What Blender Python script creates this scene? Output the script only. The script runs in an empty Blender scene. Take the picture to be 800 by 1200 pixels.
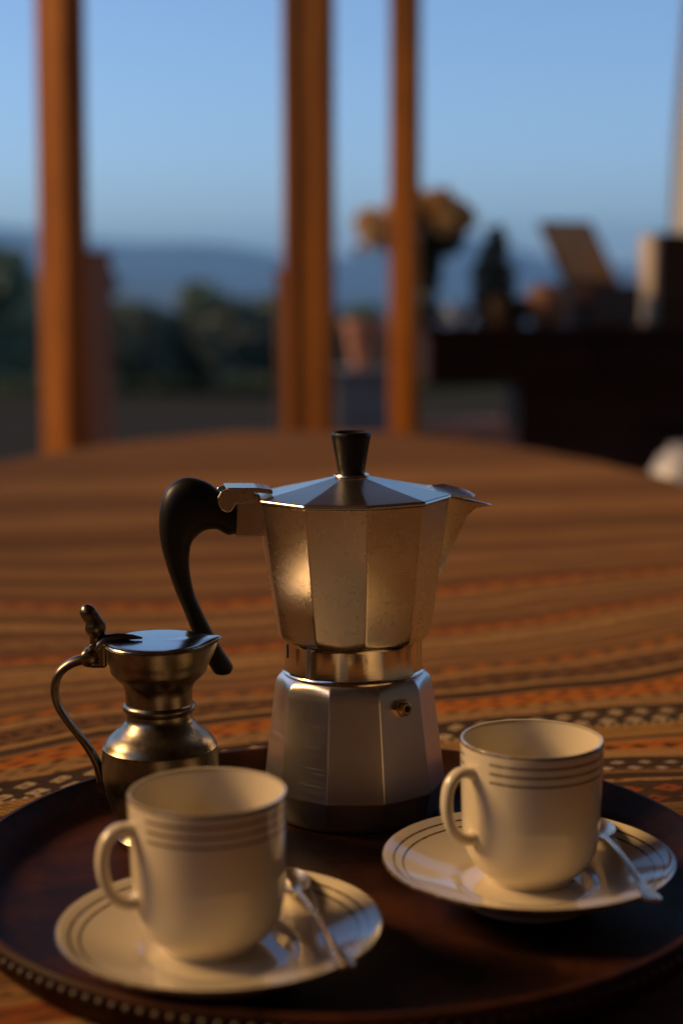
import bpy, bmesh, math, random
from math import sin, cos, pi, radians, exp, sqrt
from mathutils import Vector, Matrix
random.seed(7)
C = bpy.context.scene.collection
SC = bpy.context.scene

# ------------------------------------------------------------------ camera
T = 0.757                      # height of the tray floor; the table top is at 0.75
cam_d = bpy.data.cameras.new('camera'); cam = bpy.data.objects.new('camera', cam_d); C.objects.link(cam)
cam_d.sensor_fit = 'VERTICAL'; cam_d.sensor_height = 36; cam_d.sensor_width = 24; cam_d.lens = 56.4
cam_d.clip_start = 0.02; cam_d.clip_end = 30000
P = radians(7.874); R_ = radians(0.25)
fwd = Vector((0, cos(P), -sin(P))); rt = Vector((1, 0, 0)); up = rt.cross(fwd)
rt2 = rt*cos(R_) - up*sin(R_); up2 = rt*sin(R_) + up*cos(R_)
M = Matrix((rt2, up2, -fwd)).transposed().to_4x4(); M.translation = Vector((0, 0, 1.043))
cam.matrix_world = M
cam_d.dof.use_dof = True; cam_d.dof.focus_distance = 0.842; cam_d.dof.aperture_fstop = 3.8; cam_d.dof.aperture_blades = 7
SC.camera = cam

# ------------------------------------------------------------------ light
SUN_AZ = radians(-99)          # measured from the direction towards the camera, to the left
SUN_EL = radians(33)
sd = Vector((sin(SUN_AZ)*cos(SUN_EL), -cos(SUN_AZ)*cos(SUN_EL), sin(SUN_EL)))
W = bpy.data.worlds.new('World'); SC.world = W; W.use_nodes = True
nt = W.node_tree; nt.nodes.clear()
sky = nt.nodes.new('ShaderNodeTexSky'); sky.sky_type = 'NISHITA'; sky.sun_disc = False
sky.sun_elevation = SUN_EL; sky.sun_rotation = math.atan2(sd.x, sd.y); sky.altitude = 0
sky.air_density = 0.75; sky.dust_density = 0.45; sky.ozone_density = 4.0
bg = nt.nodes.new('ShaderNodeBackground'); wo = nt.nodes.new('ShaderNodeOutputWorld')
nt.links.new(sky.outputs[0], bg.inputs[0]); bg.inputs[1].default_value = 0.15
nt.links.new(bg.outputs[0], wo.inputs[0])
sl = bpy.data.lights.new('sun', 'SUN'); so = bpy.data.objects.new('sun', sl); C.objects.link(so)
sl.energy = 3.4; sl.angle = radians(20); sl.color = (1.0, 0.57, 0.19)
so.rotation_euler = sd.to_track_quat('Z', 'Y').to_euler()
so.location = sd*10
vs = SC.view_settings; vs.view_transform = 'Standard'; vs.look = 'None'; vs.gamma = 1; vs.use_curve_mapping = False
vs.exposure = 0.15
SC.cycles.use_denoising = True
SC.cycles.max_bounces = 8; SC.cycles.volume_bounces = 0
SC.cycles.sample_clamp_indirect = 4

# ------------------------------------------------------------------ node helpers
class NB:
    def __init__(s, name):
        s.m = bpy.data.materials.new(name); s.m.use_nodes = True
        s.t = s.m.node_tree; s.p = s.t.nodes['Principled BSDF']
    def n(s, kind, **kw):
        x = s.t.nodes.new(kind)
        for k, v in kw.items(): setattr(x, k, v)
        return x
    def put(s, sock, v):
        if isinstance(v, (int, float)): sock.default_value = v
        elif isinstance(v, (tuple, list)):
            sock.default_value = tuple(v)+((1,) if len(v) == 3 and len(sock.default_value) == 4 else ())
        else: s.t.links.new(v, sock)
    def math(s, op, a, b=0, c=0, clamp=False):
        x = s.n('ShaderNodeMath', operation=op, use_clamp=clamp)
        for i, v in enumerate((a, b, c)): s.put(x.inputs[i], v)
        return x.outputs[0]
    def mix(s, f, a, b, mode='MIX'):
        x = s.n('ShaderNodeMix', data_type='RGBA', blend_type=mode)
        s.put(x.inputs[0], f); s.put(x.inputs[6], a); s.put(x.inputs[7], b)
        return x.outputs[2]
    def coord(s, which='Object', scale=(1, 1, 1)):
        c = s.n('ShaderNodeTexCoord'); mp = s.n('ShaderNodeMapping'); mp.inputs['Scale'].default_value = scale
        s.t.links.new(c.outputs[which], mp.inputs[0]); return mp.outputs[0]
    def noise(s, vec, scale, detail=4, rough=.55, dist=0):
        x = s.n('ShaderNodeTexNoise'); s.put(x.inputs['Vector'], vec); x.inputs['Scale'].default_value = scale
        x.inputs['Detail'].default_value = detail; x.inputs['Roughness'].default_value = rough; x.inputs['Distortion'].default_value = dist
        return x.outputs[0]
    def ramp(s, f, stops, interp='LINEAR'):
        x = s.n('ShaderNodeValToRGB'); r = x.color_ramp; r.interpolation = interp
        while len(r.elements) > 1: r.elements.remove(r.elements[-1])
        for i, (p_, c) in enumerate(stops):
            e = r.elements[0] if i == 0 else r.elements.new(p_)
            e.position = p_; e.color = (c, c, c, 1) if isinstance(c, (int, float)) else tuple(c)+(1,)
        s.put(x.inputs[0], f); return x.outputs[0]
    def smooth(s, v, lo, hi):
        x = s.n('ShaderNodeMapRange', interpolation_type='SMOOTHSTEP')
        s.put(x.inputs[0], v); s.put(x.inputs[1], lo); s.put(x.inputs[2], hi); return x.outputs[0]
    def bump(s, h, strength=.3, dist=.001, prev=None):
        x = s.n('ShaderNodeBump'); x.inputs['Strength'].default_value = strength; x.inputs['Distance'].default_value = dist
        s.put(x.inputs['Height'], h)
        if prev is not None: s.put(x.inputs['Normal'], prev)
        s.t.links.new(x.outputs[0], s.p.inputs['Normal']); return x.outputs[0]
    def set(s, **kw):
        al = dict(col='Base Color', rough='Roughness', metal='Metallic', coat='Coat Weight', crough='Coat Roughness', ior='IOR',
                  spec='Specular IOR Level', aniso='Anisotropic', trans='Transmission Weight', sheen='Sheen Weight')
        for k, v in kw.items(): s.put(s.p.inputs[al[k]], v)
        return s
    def sep(s, v):
        x = s.n('ShaderNodeSeparateXYZ'); s.put(x.inputs[0], v); return x.outputs

def plain(name, col, rough=.6, metal=0, var=.25, scale=20, coat=0, bump=0):
    b = NB(name); v = b.coord(); n = b.noise(v, scale)
    lo = tuple(c*(1-var) for c in col); hi = tuple(min(1, c*(1+var)) for c in col)
    b.set(col=b.mix(b.smooth(n, .3, .7), lo, hi), rough=rough, metal=metal, coat=coat)
    if bump: b.bump(n, bump, .002)
    return b.m

def wood(name, a, bcol, rough=.45, axis=2, scale=6, coat=0.0, k=1):
    b = NB(name); sc = [9*k, 9*k, 9*k]; sc[axis] = .7*k; v = b.coord('Object', sc)
    n = b.noise(v, scale, 6, .6, 1.2); n2 = b.noise(v, scale*6, 4, .6, .3)
    f = b.math('ADD', b.math('MULTIPLY', n, .75), b.math('MULTIPLY', n2, .3))
    b.set(col=b.mix(b.smooth(f, .3, .75), a, bcol), rough=rough, coat=coat, spec=.15); b.bump(n2, .25, .001)
    return b.m

# ------------------------------------------------------------------ object helpers
def link(o, parent=None):
    C.objects.link(o)
    if parent is not None: o.parent = parent
    return o
def tag(o, label, cat, group=None):
    o['label'] = label; o['category'] = cat
    if group: o['group'] = group
    return o
def struct(o): o['kind'] = 'structure'; return o
def thing(name, label, cat, loc=(0, 0, 0), rz=0, group=None):
    o = bpy.data.objects.new(name, None); o.empty_display_size = .02; link(o); o.location = loc; o.rotation_euler = (0, 0, rz)
    return tag(o, label, cat, group)
def mk(name, vs_, fs, mat, parent=None, smooth=True, loc=None, wn=False, angle=None, sub=0, bevel=0):
    me = bpy.data.meshes.new(name); me.from_pydata([tuple(v) for v in vs_], [], fs); me.validate(); me.update()
    bm = bmesh.new(); bm.from_mesh(me); bmesh.ops.recalc_face_normals(bm, faces=bm.faces); bm.to_mesh(me); bm.free()
    me.materials.append(mat)
    if smooth: me.shade_smooth()
    if angle is not None: me.set_sharp_from_angle(angle=radians(angle))
    o = link(bpy.data.objects.new(name, me), parent)
    if loc: o.location = loc
    if bevel:
        md = o.modifiers.new('bevel', 'BEVEL'); md.width = bevel; md.segments = 3; md.limit_method = 'ANGLE'; md.angle_limit = radians(35); md.harden_normals = False
    if sub:
        md = o.modifiers.new('sub', 'SUBSURF'); md.levels = md.render_levels = sub
    if wn:
        md = o.modifiers.new('wn', 'WEIGHTED_NORMAL'); md.weight = 50; md.keep_sharp = True
    return o
def rings_mesh(rings, cap0=True, cap1=True, closed=True):
    n = len(rings[0]); vv = [p for r in rings for p in r]; ff = []
    for i in range(len(rings)-1):
        for j in range(n if closed else n-1):
            a, b = i*n+j, i*n+(j+1) % n; ff.append((a, b, b+n, a+n))
    if cap0: ff.append(tuple(range(n-1, -1, -1)))
    if cap1: ff.append(tuple((len(rings)-1)*n+j for j in range(n)))
    return vv, ff
def lathe(name, prof, mat, parent=None, n=96, cap0=True, cap1=True, loc=None, fn=None, angle=40):
    rings = []
    for r, z in prof:
        ring = []
        for j in range(n):
            a = 2*pi*j/n; rr, zz = (r, z) if fn is None else fn(r, z, a)
            ring.append((rr*cos(a), rr*sin(a), zz))
        rings.append(ring)
    v, f = rings_mesh(rings, cap0, cap1)
    return mk(name, v, f, mat, parent, loc=loc, angle=angle)
def spline(pts, n):
    """Catmull-Rom through tuples of any length, n samples per span"""
    out = []; k = len(pts)
    for i in range(k-1):
        p0 = pts[max(i-1, 0)]; p1 = pts[i]; p2 = pts[i+1]; p3 = pts[min(i+2, k-1)]
        for j in range(n):
            t = j/n; out.append(tuple(.5*((2*b)+(-a+c)*t+(2*a-5*b+4*c-d)*t*t+(-a+3*b-3*c+d)*t**3) for a, b, c, d in zip(p0, p1, p2, p3)))
    out.append(tuple(pts[-1])); return out
def tube(name, pts, rad, mat, parent=None, n=16, flat=1.0, side=None, sub=0):
    """pts: 3D points, rad: per point radius; flat scales the radius along the side direction"""
    rings = []; prev = None
    for i, p_ in enumerate(pts):
        p_ = Vector(p_); a = Vector(pts[max(i-1, 0)]); b = Vector(pts[min(i+1, len(pts)-1)]); d = (b-a).normalized()
        if side is not None: u = Vector(side)
        else: u = prev if prev is not None else (Vector((0, 0, 1)) if abs(d.z) < .9 else Vector((1, 0, 0)))
        u = (u-d*u.dot(d)).normalized(); prev = u; w = d.cross(u)
        r = rad[i] if hasattr(rad, '__len__') else rad
        rings.append([p_+u*(r*flat*cos(2*pi*j/n))+w*(r*sin(2*pi*j/n)) for j in range(n)])
    v, f = rings_mesh(rings); return mk(name, v, f, mat, parent, angle=60)
def box(name, x0, x1, y0, y1, z0, z1, mat, parent=None, bevel=.003, loc=None):
    v = [(x, y, z) for z in (z0, z1) for y in (y0, y1) for x in (x0, x1)]
    f = [(0, 1, 3, 2), (4, 6, 7, 5), (0, 4, 5, 1), (1, 5, 7, 3), (3, 7, 6, 2), (2, 6, 4, 0)]
    return mk(name, v, f, mat, parent, smooth=False, bevel=bevel, loc=loc)
def prism(name, poly, d, w0, w1, mat, parent=None, bevel=.0006):
    """outline poly of (along d, z), extruded across from w0 to w1"""
    d = Vector(d); s = Vector((-d.y, d.x, 0)); k = len(poly)
    v = [d*p_[0]+s*w+Vector((0, 0, p_[1])) for w in (w0, w1) for p_ in poly]
    f = [tuple(range(k)), tuple(range(2*k-1, k-1, -1))]+[(i, (i+1) % k, (i+1) % k+k, i+k) for i in range(k)]
    return mk(name, v, f, mat, parent, smooth=False, bevel=bevel)
def az(a): a = radians(a); return Vector((sin(a), -cos(a), 0))

# ------------------------------------------------------------------ materials
def aluminium(name, rough, col=(.80, .73, .61), scratch=(6, 6, 160), spots=True, stain=.35, scrk=1.0):
    b = NB(name); v = b.coord()
    cloud = b.noise(v, 45, 5, .6); fine = b.noise(b.coord('Object', scratch), 14, 3, .6)
    sp = b.noise(v, 320, 2, .5)
    patch = b.noise(v, 28, 3, .6)
    spot = b.math('MULTIPLY', b.smooth(sp, .60, .74), b.smooth(patch, .50, .66)) if spots else 0.0
    c = b.mix(b.smooth(cloud, .3, .75), tuple(x*(1-.18*stain) for x in col), col)
    c = b.mix(b.math('MULTIPLY', spot, .7) if spots else 0.0, c, (.34, .30, .24))
    r = b.math('ADD', b.math('MULTIPLY', cloud, .10*stain*2), rough-.04); r = b.math('ADD', r, b.math('MULTIPLY', spot, .10) if spots else 0)
    b.set(col=c, metal=1.0, rough=r)
    scr = b.noise(b.coord('Object', (30, 30, 1500)), 1.0, 2, .7)
    r = b.math('ADD', r, b.math('MULTIPLY', b.smooth(scr, .5, .75), .10*scrk)); b.set(rough=r)
    h = b.bump(fine, .08 if scrk else .012, .0003); b.bump(scr, .05*scrk, .0002, h)
    return b.m
m_alu = aluminium('cast_aluminium', .25, stain=.6, scrk=0.0, scratch=(1, 1, 1))
m_alu_base = aluminium('brushed_aluminium', .31, col=(.72, .69, .66), spots=False)
m_alu_lid = aluminium('polished_lid_aluminium', .27, scrk=0.0, scratch=(1, 1, 1), spots=False, stain=.3)
m_alu_bright = aluminium('polished_aluminium', .16, spots=False, stain=.2)
m_black = NB('black_plastic'); v_ = m_black.coord(); m_black.set(spec=.35, col=(.007, .0065, .006), rough=m_black.ramp(m_black.noise(v_, 60), [(0, .36), (1, .5)])); m_black.bump(m_black.noise(v_, 900), .06, .0003); m_black = m_black.m
m_dark = plain('dark_gap', (.01, .008, .006), .7)
m_brass = plain('valve_brass', (.62, .42, .16), .28, 1, .15, 400)

def pewter():
    b = NB('tarnished_pewter'); v = b.coord(); n = b.noise(v, 60, 5, .65); n2 = b.noise(b.coord('Object', (1, 1, 14)), 60, 3)
    b.set(col=b.mix(b.smooth(n, .35, .7), (.20, .17, .125), (.34, .305, .24)), metal=1.0, rough=b.ramp(n, [(.2, .22), (.8, .38)]))
    b.bump(n2, .05, .0004); return b.m
m_pewter = pewter()
def pewter_dark():
    b = NB('darkened_pewter'); n = b.noise(b.coord(), 150, 4)
    b.set(col=b.mix(n, (.13, .10, .07), (.34, .28, .2)), metal=1.0, rough=.3); b.bump(n, .2, .0005); return b.m
m_pewter_d = pewter_dark()
m_lidm = NB('jug_lid_metal'); n_ = m_lidm.noise(m_lidm.coord(), 120, 4); m_lidm.set(col=m_lidm.mix(n_, (.48, .45, .41), (.60, .57, .53)), metal=1.0, rough=m_lidm.ramp(n_, [(.3, .14), (.8, .22)])); m_lidm = m_lidm.m
m_silver = NB('silver_spoon'); n_ = m_silver.noise(m_silver.coord(), 200, 3); m_silver.set(col=(.60, .52, .41), metal=1.0, rough=m_silver.ramp(n_, [(.2, .2), (.8, .32)])); m_silver = m_silver.m

WHITE = (.72, .64, .49); LINE = (.075, .035, .018)
def porcelain(name, bands, radial=False, gap=None):
    """bands: (centre, half width) along z or along the radius"""
    b = NB(name); c = b.n('ShaderNodeTexCoord'); X = b.sep(c.outputs['Object'])
    x, y, z = X[0], X[1], X[2]
    rad = b.math('SQRT', b.math('ADD', b.math('MULTIPLY', x, x), b.math('MULTIPLY', y, y)))
    q = rad if radial else z
    tot = None
    for ctr, hw in bands:
        d = b.math('ABSOLUTE', b.math('SUBTRACT', q, ctr)); mk_ = b.math('SUBTRACT', 1, b.smooth(d, hw*.6, hw*1.3))
        if gap and ctr < gap[2]:
            # stripes stop short of the handle (direction gap[0] in object space)
            g = b.math('DIVIDE', b.math('ADD', b.math('MULTIPLY', x, gap[0]), b.math('MULTIPLY', y, gap[1])), rad)
            mk_ = b.math('MULTIPLY', mk_, b.math('SUBTRACT', 1, b.smooth(g, .955, .963)))
        if not radial: mk_ = b.math('MULTIPLY', mk_, b.smooth(rad, .0318, .0324))
        tot = mk_ if tot is None else b.math('MAXIMUM', tot, mk_)
    n = b.noise(c.outputs['Object'], 40, 3)
    worn = b.math('MULTIPLY', tot, b.ramp(b.noise(c.outputs['Object'], 300, 2), [(.3, .75), (.6, 1.0)]))
    base = b.mix(n, tuple(k*.94 for k in WHITE), WHITE)
    b.set(col=b.mix(worn, base, LINE), rough=b.ramp(n, [(.3, .07), (.7, .14)]), coat=.5, crough=.04)
    return b.m
m_cup = porcelain('porcelain_cup', [(.0625, .00055), (.0583, .00055), (.0541, .00055), (.0672, .0006)], gap=(-sin(radians(58)), -cos(radians(58)), .065))
m_saucer = porcelain('porcelain_saucer', [(.0632, .00055), (.0588, .00055), (.0689, .0006)], radial=True)
m_glaze = plain('plain_glaze', WHITE, .09, 0, .03, 30, coat=.3)

def tray_mat():
    b = NB('dark_lacquered_wood'); v = b.coord(); n = b.noise(v, 14, 6, .65, .8); g = b.noise(b.coord('Object', (1, 9, 1)), 30, 5, .6, .5); s = b.noise(v, 120, 3)
    c = b.mix(b.smooth(n, .35, .75), (.018, .007, .004), (.080, .026, .013))
    c = b.mix(b.math('MULTIPLY', b.smooth(g, .45, .75), .4), c, (.05, .02, .012))
    b.set(col=c, rough=b.ramp(n, [(.25, .40), (.8, .58)]), spec=.05)
    b.bump(g, .12, .0006); return b.m
m_tray = tray_mat()
m_tray_edge = plain('tray_carved_edge', (.028, .012, .006), .55, 0, .6, 60)

def cloth_mat():
    b = NB('woven_striped_cloth'); c = b.n('ShaderNodeTexCoord'); S = b.sep(c.outputs['UV']); u, v = S[0], S[1]
    jit = b.noise(c.outputs['UV'], 9, 3, .5); v = b.math('ADD', v, b.math('MULTIPLY', b.math('SUBTRACT', jit, .5), .006))
    tan, tan2, brn, brn2 = (.25, .118, .042), (.34, .175, .062), (.150, .066, .025), (.105, .046, .018)
    blk, org, red, gold, olv = (.022, .014, .011), (.42, .115, .012), (.23, .050, .012), (.36, .18, .04), (.055, .032, .014)
    A = [(.0, brn), (.52, tan), (.55, blk), (.565, tan2), (.585, red), (.61, tan), (.63, brn), (.66, olv), (.675, tan2),
         (.70, blk), (.71, org), (.73, tan), (.745, blk), (.780, tan2), (.785, blk), (.793, tan), (.797, blk), (.817, tan2), (.833, org), (.848, tan),
         (.853, blk), (.857, gold), (.884, blk), (.921, tan2), (.9415, org), (.9635, tan), (.968, blk), (.980, tan2), (.989, brn), (1.019, tan2), (1.034, brn)]
    B = [(1.034, brn), (1.053, brn2), (1.060, tan), (1.075, brn), (1.090, tan2), (1.103, olv), (1.109, tan), (1.115, olv), (1.120, tan2), (1.147, brn2), (1.152, tan), (1.160, red), (1.176, brn),
         (1.20, tan), (1.225, brn), (1.255, tan2), (1.275, brn2), (1.29, tan), (1.33, red), (1.355, brn), (1.40, tan), (1.44, brn2), (1.47, tan), (1.53, brn), (1.60, tan), (1.66, brn2), (1.69, brn), (1.80, tan), (1.92, brn), (2.1, tan), (2.3, brn)]
    ra = b.ramp(b.math('DIVIDE', v, 1.1), [(p_/1.1, col) for p_, col in A], 'CONSTANT')
    rb = b.ramp(b.math('DIVIDE', b.math('SUBTRACT', v, 1.0), 1.4), [((p_-1)/1.4, col) for p_, col in B], 'CONSTANT')
    col = b.mix(b.math('GREATER_THAN', v, 1.034), ra, rb)
    def tri(x, period, off=0.0):      # distance from the nearest multiple, 0..0.5
        f = b.math('FRACT', b.math('ADD', b.math('DIVIDE', x, period), off)); return b.math('ABSOLUTE', b.math('SUBTRACT', f, .5))
    wob = b.noise(c.outputs['UV'], 160, 2)
    def inband(lo, hi):
        return b.math('MULTIPLY', b.math('GREATER_THAN', v, lo), b.math('LESS_THAN', v, hi))
    def diamonds(col, lo, hi, per, rows, colr, size=.36, core=None, jitter=.25):
        """rows of diamond flowers inside the band lo..hi"""
        vv = b.math('MULTIPLY', b.math('DIVIDE', b.math('SUBTRACT', v, lo), hi-lo), rows)
        row = b.math('FLOOR', vv); fv = b.math('ABSOLUTE', b.math('SUBTRACT', b.math('FRACT', vv), .5))
        fu = tri(b.math('ADD', u, b.math('MULTIPLY', row, per*.5)), per)
        d = b.math('ADD', b.math('ADD', fu, fv), b.math('MULTIPLY', b.math('SUBTRACT', wob, .5), jitter))
        k = b.math('MULTIPLY', inband(lo, hi), b.math('LESS_THAN', d, size))
        out = b.mix(k, col, colr)
        if core: out = b.mix(b.math('MULTIPLY', inband(lo, hi), b.math('LESS_THAN', d, .11)), out, core)
        return out
    col = diamonds(col, .886, .918, .019, 2, (.47, .33, .17), .37, (.12, .04, .02))
    col = diamonds(col, .883, .889, .0065, 1, (.5, .42, .3), .30)
    col = diamonds(col, .917, .9225, .0075, 1, blk, .42)
    col = diamonds(col, .946, .959, .024, 1, red, .30)
    col = diamonds(col, .940, .947, .017, 1, (.05, .025, .015), .42)
    col = diamonds(col, .958, .965, .017, 1, (.05, .025, .015), .42)
    col = diamonds(col, .991, .999, .018, 1, blk, .47)
    col = diamonds(col, 1.000, 1.016, .021, 1, blk, .40, org)
    col = diamonds(col, 1.036, 1.052, .024, 1, org, .42)
    col = diamonds(col, 1.034, 1.040, .016, 1, blk, .36)
    col = diamonds(col, .835, .846, .020, 1, blk, .36)
    col = diamonds(col, .798, .816, .017, 2, (.42, .33, .25), .30, org)
    col = diamonds(col, .747, .777, .024, 2, red, .42, blk)
    col = diamonds(col, .700, .712, .015, 1, tan, .35)
    col = diamonds(col, .55, .566, .017, 1, tan2, .38)
    col = diamonds(col, 1.161, 1.175, .022, 1, org, .42)
    col = diamonds(col, 1.20, 1.222, .026, 2, brn2, .34)
    col = diamonds(col, 1.33, 1.352, .028, 1, org, .42)
    # many fine woven lines inside every band, and short flecks lying along them
    line = b.noise(b.coord('UV', (.35, 150, 1)), 1.0, 3, .7); line2 = b.noise(b.coord('UV', (.5, 420, 1)), 1.0, 2, .6)
    col = b.mix(b.math('MULTIPLY', b.smooth(line, .56, .64), .62), col, (.060, .030, .014))
    col = b.mix(b.math('MULTIPLY', b.smooth(b.math('SUBTRACT', 1, line), .60, .68), .45), col, (.40, .22, .085))
    col = b.mix(b.math('MULTIPLY', b.smooth(line2, .55, .66), .40), col, (.07, .034, .015))
    fl = b.noise(b.coord('UV', (95, 330, 1)), 1.0, 2, .5); flm = b.smooth(b.noise(b.coord('UV', (.3, 34, 1)), 1.0, 1, .5), .50, .56)
    col = b.mix(b.math('MULTIPLY', b.math('MULTIPLY', b.smooth(fl, .55, .62), flm), .8), col, (.032, .018, .011))
    # ribs of the weave: fine threads across, dash lines, fibre tint
    rib = tri(v, .0032); thr = tri(u, .0021); fib = b.noise(b.coord('UV', (260, 900, 1)), 1.0, 3, .6)
    dash = b.math('MULTIPLY', b.math('GREATER_THAN', tri(v, .0121), .43), b.smooth(b.noise(b.coord('UV', (70, 400, 1)), 1.0, 2), .44, .52))
    col = b.mix(b.math('MULTIPLY', dash, .6), col, (.09, .045, .022))
    goldm = b.math('MULTIPLY', inband(.857, .883), b.math('GREATER_THAN', tri(b.math('ADD', u, v), .0048), .3))
    col = b.mix(b.math('MULTIPLY', goldm, .65), col, (.09, .045, .015))
    col = b.mix(b.ramp(fib, [(.3, .45), (.65, 0.0)]), col, (.09, .045, .02))
    big = b.noise(c.outputs['UV'], 3.0, 4); col = b.mix(b.ramp(big, [(.35, .12), (.65, 0.0)]), col, (.14, .07, .03))
    col = b.mix(1.0, col, (1.26, 1.38, 1.52), 'MULTIPLY')
    b.set(col=col, rough=1.0, spec=.04)
    h = b.math('ADD', b.math('MULTIPLY', rib, 1.2), b.math('ADD', b.math('MULTIPLY', thr, .8), b.math('MULTIPLY', fib, .8)))
    b.bump(h, .65, .0009); return b.m
m_cloth = cloth_mat()

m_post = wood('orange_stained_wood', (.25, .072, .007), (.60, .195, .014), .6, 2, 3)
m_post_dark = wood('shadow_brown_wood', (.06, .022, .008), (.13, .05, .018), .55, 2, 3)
m_newel = wood('weathered_brown_wood', (.20, .10, .06), (.42, .23, .14), .6, 2, 3)
m_mahog = wood('dark_mahogany', (.016, .006, .005), (.055, .020, .013), .4, 0, 3)
m_deck = wood('deck_boards', (.12, .07, .04), (.22, .13, .075), .6, 1, 4)
m_ceil = wood('ceiling_boards', (.30, .18, .09), (.46, .29, .15), .55, 0, 3)

# ------------------------------------------------------------------ outside: ground, hills, plants
def gz(x, y):
    d = max(0, y-21); r = sqrt(x*x+y*y)
    z = -0.004 - 38*(1-exp(-d/220)) + (0.5*sin(x*.05)*cos(y*.03) if r > 60 else 0)
    return z
def ground():
    ys = [-40, -10, 0, 4, 8, 12, 16, 19, 22, 26, 32, 40, 55, 75, 100, 140, 200, 300, 450, 700, 1000, 1500, 2200, 3200, 4500, 6400, 9000]
    xs = [-1, -.6, -.35, -.2, -.1, -.05, 0, .05, .1, .2, .35, .6, 1]
    v = []; f = []
    for y in ys:
        w = max(60, abs(y)*1.0)
        for k in xs: v.append((k*w, y, gz(k*w, y)))
    n = len(xs)
    for i in range(len(ys)-1):
        for j in range(n-1): f.append((i*n+j, i*n+j+1, (i+1)*n+j+1, (i+1)*n+j))
    b = NB('ground_earth_and_scrub'); c = b.n('ShaderNodeTexCoord'); S = b.sep(c.outputs['Object'])
    n1 = b.noise(c.outputs['Object'], .35, 6, .65); n2 = b.noise(c.outputs['Object'], .01, 5, .6)
    gravel = b.mix(b.noise(c.outputs['Object'], 3.0, 5, .7), (.020, .022, .021), (.046, .048, .045))
    scrub = b.mix(b.smooth(n1, .35, .7), (.018, .032, .014), (.05, .07, .03)); scrub = b.mix(b.smooth(n2, .4, .7), scrub, (.10, .085, .045))
    b.set(col=b.mix(b.smooth(S[1], 15.0, 18.0), gravel, scrub), rough=1.0, spec=0.0); b.bump(b.noise(c.outputs['Object'], 12, 4), .5, .02)
    return struct(mk('ground', v, f, b.m))
ground()
def ridge(dist, base, amp, seed, depth, col, x0, x1):
    rnd = random.Random(seed); ph = [(rnd.uniform(.3, 3.2), rnd.uniform(0, 6.3), rnd.uniform(.3, 1)) for _ in range(7)]
    v = []; f = []; N = 120; Mv = 9
    for i in range(N+1):
        t = i/N; x = x0+(x1-x0)*t
        h = base+amp*sum(a*sin(w*(x/1000.0)*2.2+p_)/(.6+w) for w, p_, a in ph)
        for j in range(Mv+1):
            s = j/Mv; yy = dist-depth*(1-s); zz = -42+(h+42)*(s**.8)*(1+.12*sin(x*.006+j*1.3)*s*(1-s)*4)
            v.append((x, yy, zz))
        v.append((x, dist+depth, -42))
    n = Mv+2
    for i in range(N):
        for j in range(n-1): f.append((i*n+j, (i+1)*n+j, (i+1)*n+j+1, i*n+j+1))
    b = NB('hill_forest'); nn = b.noise(b.coord(), .006, 6, .6)
    b.set(col=b.mix(b.smooth(nn, .35, .7), col, tuple(k*1.8 for k in col)), rough=1.0)
    return struct(mk('hills', v, f, b.m))
ridge(4300, 60, 70, 3, 900, (.03, .045, .03), -3200, 3200)
ridge(7000, 175, 75, 5, 1500, (.035, .05, .04), -4600, 4600)

def leaf_cloud(name, centres, n, size, mat, parent, seed):
    rnd = random.Random(seed); v = []; f = []
    for i in range(n):
        c, r = rnd.choice(centres); 
        while True:
            d = Vector((rnd.uniform(-1, 1), rnd.uniform(-1, 1), rnd.uniform(-1, 1)))
            if .3 < d.length < 1: break
        p_ = Vector(c)+Vector((d.x*r[0], d.y*r[1], d.z*r[2]))
        a = Vector((rnd.gauss(0, 1), rnd.gauss(0, 1), rnd.gauss(0, 1))).normalized(); q = a.cross(Vector((rnd.gauss(0, 1), rnd.gauss(0, 1), rnd.gauss(0, 1)))).normalized()
        s = size*rnd.uniform(.6, 1.4); k = len(v)
        v += [p_-a*s, p_+q*s*.4, p_+a*s, p_-q*s*.4]; f.append((k, k+1, k+2, k+3))
    return mk(name, v, f, mat, parent, smooth=False)
def leafmat(name, a, b_):
    b = NB(name); n = b.noise(b.coord(), 3, 4); b.set(col=b.mix(b.smooth(n, .3, .7), a, b_), rough=.6)
    return b.m
m_leaf = leafmat('dark_green_leaves', (.09, .14, .08), (.17, .22, .13))
m_leaf2 = leafmat('olive_green_leaves', (.06, .08, .05), (.12, .13, .08))
m_bark = wood('bark', (.05, .035, .025), (.12, .09, .06), .9, 2, 6)
def shrub(x, y, w, h, label, mat, seed, tree=False):
    z0 = gz(x, y)-.02; rnd = random.Random(seed)
    t = thing('tree' if tree else 'shrub', label, 'tree' if tree else 'shrub', (x, y, z0), 0, 'trees beyond the yard' if tree else 'shrubs at the yard edge')
    cs = []
    for i in range(9):
        a = rnd.uniform(0, 6.28); q = rnd.uniform(.1, .6); lo = .45 if tree else .25
        cs.append(((w*.5*q*cos(a), w*.5*q*sin(a), h*rnd.uniform(lo, .82)), (w*rnd.uniform(.16, .3), w*rnd.uniform(.16, .3), h*rnd.uniform(.13, .22))))
    cs.append(((0, 0, h*.8), (w*.22, w*.22, h*.18)))
    leaf_cloud('crown', cs, 4200, .06*h**.3, mat, t, seed)
    th = h*.75
    tube('trunk', [(0, 0, 0), (.03*w, .02, th*.4), (-.02*w, 0, th*.7), (0, 0, th)], [.045*h**.8, .036*h**.8, .026*h**.8, .01], m_bark, t, 8)
    for k in range(4):
        c, r = cs[k]; tube('limb', [(0, 0, th*.45), (c[0]*.5, c[1]*.5, (th*.45+c[2])/2), c], [.022*h**.8, .016*h**.8, .006], m_bark, t, 6)
    return t
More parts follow.
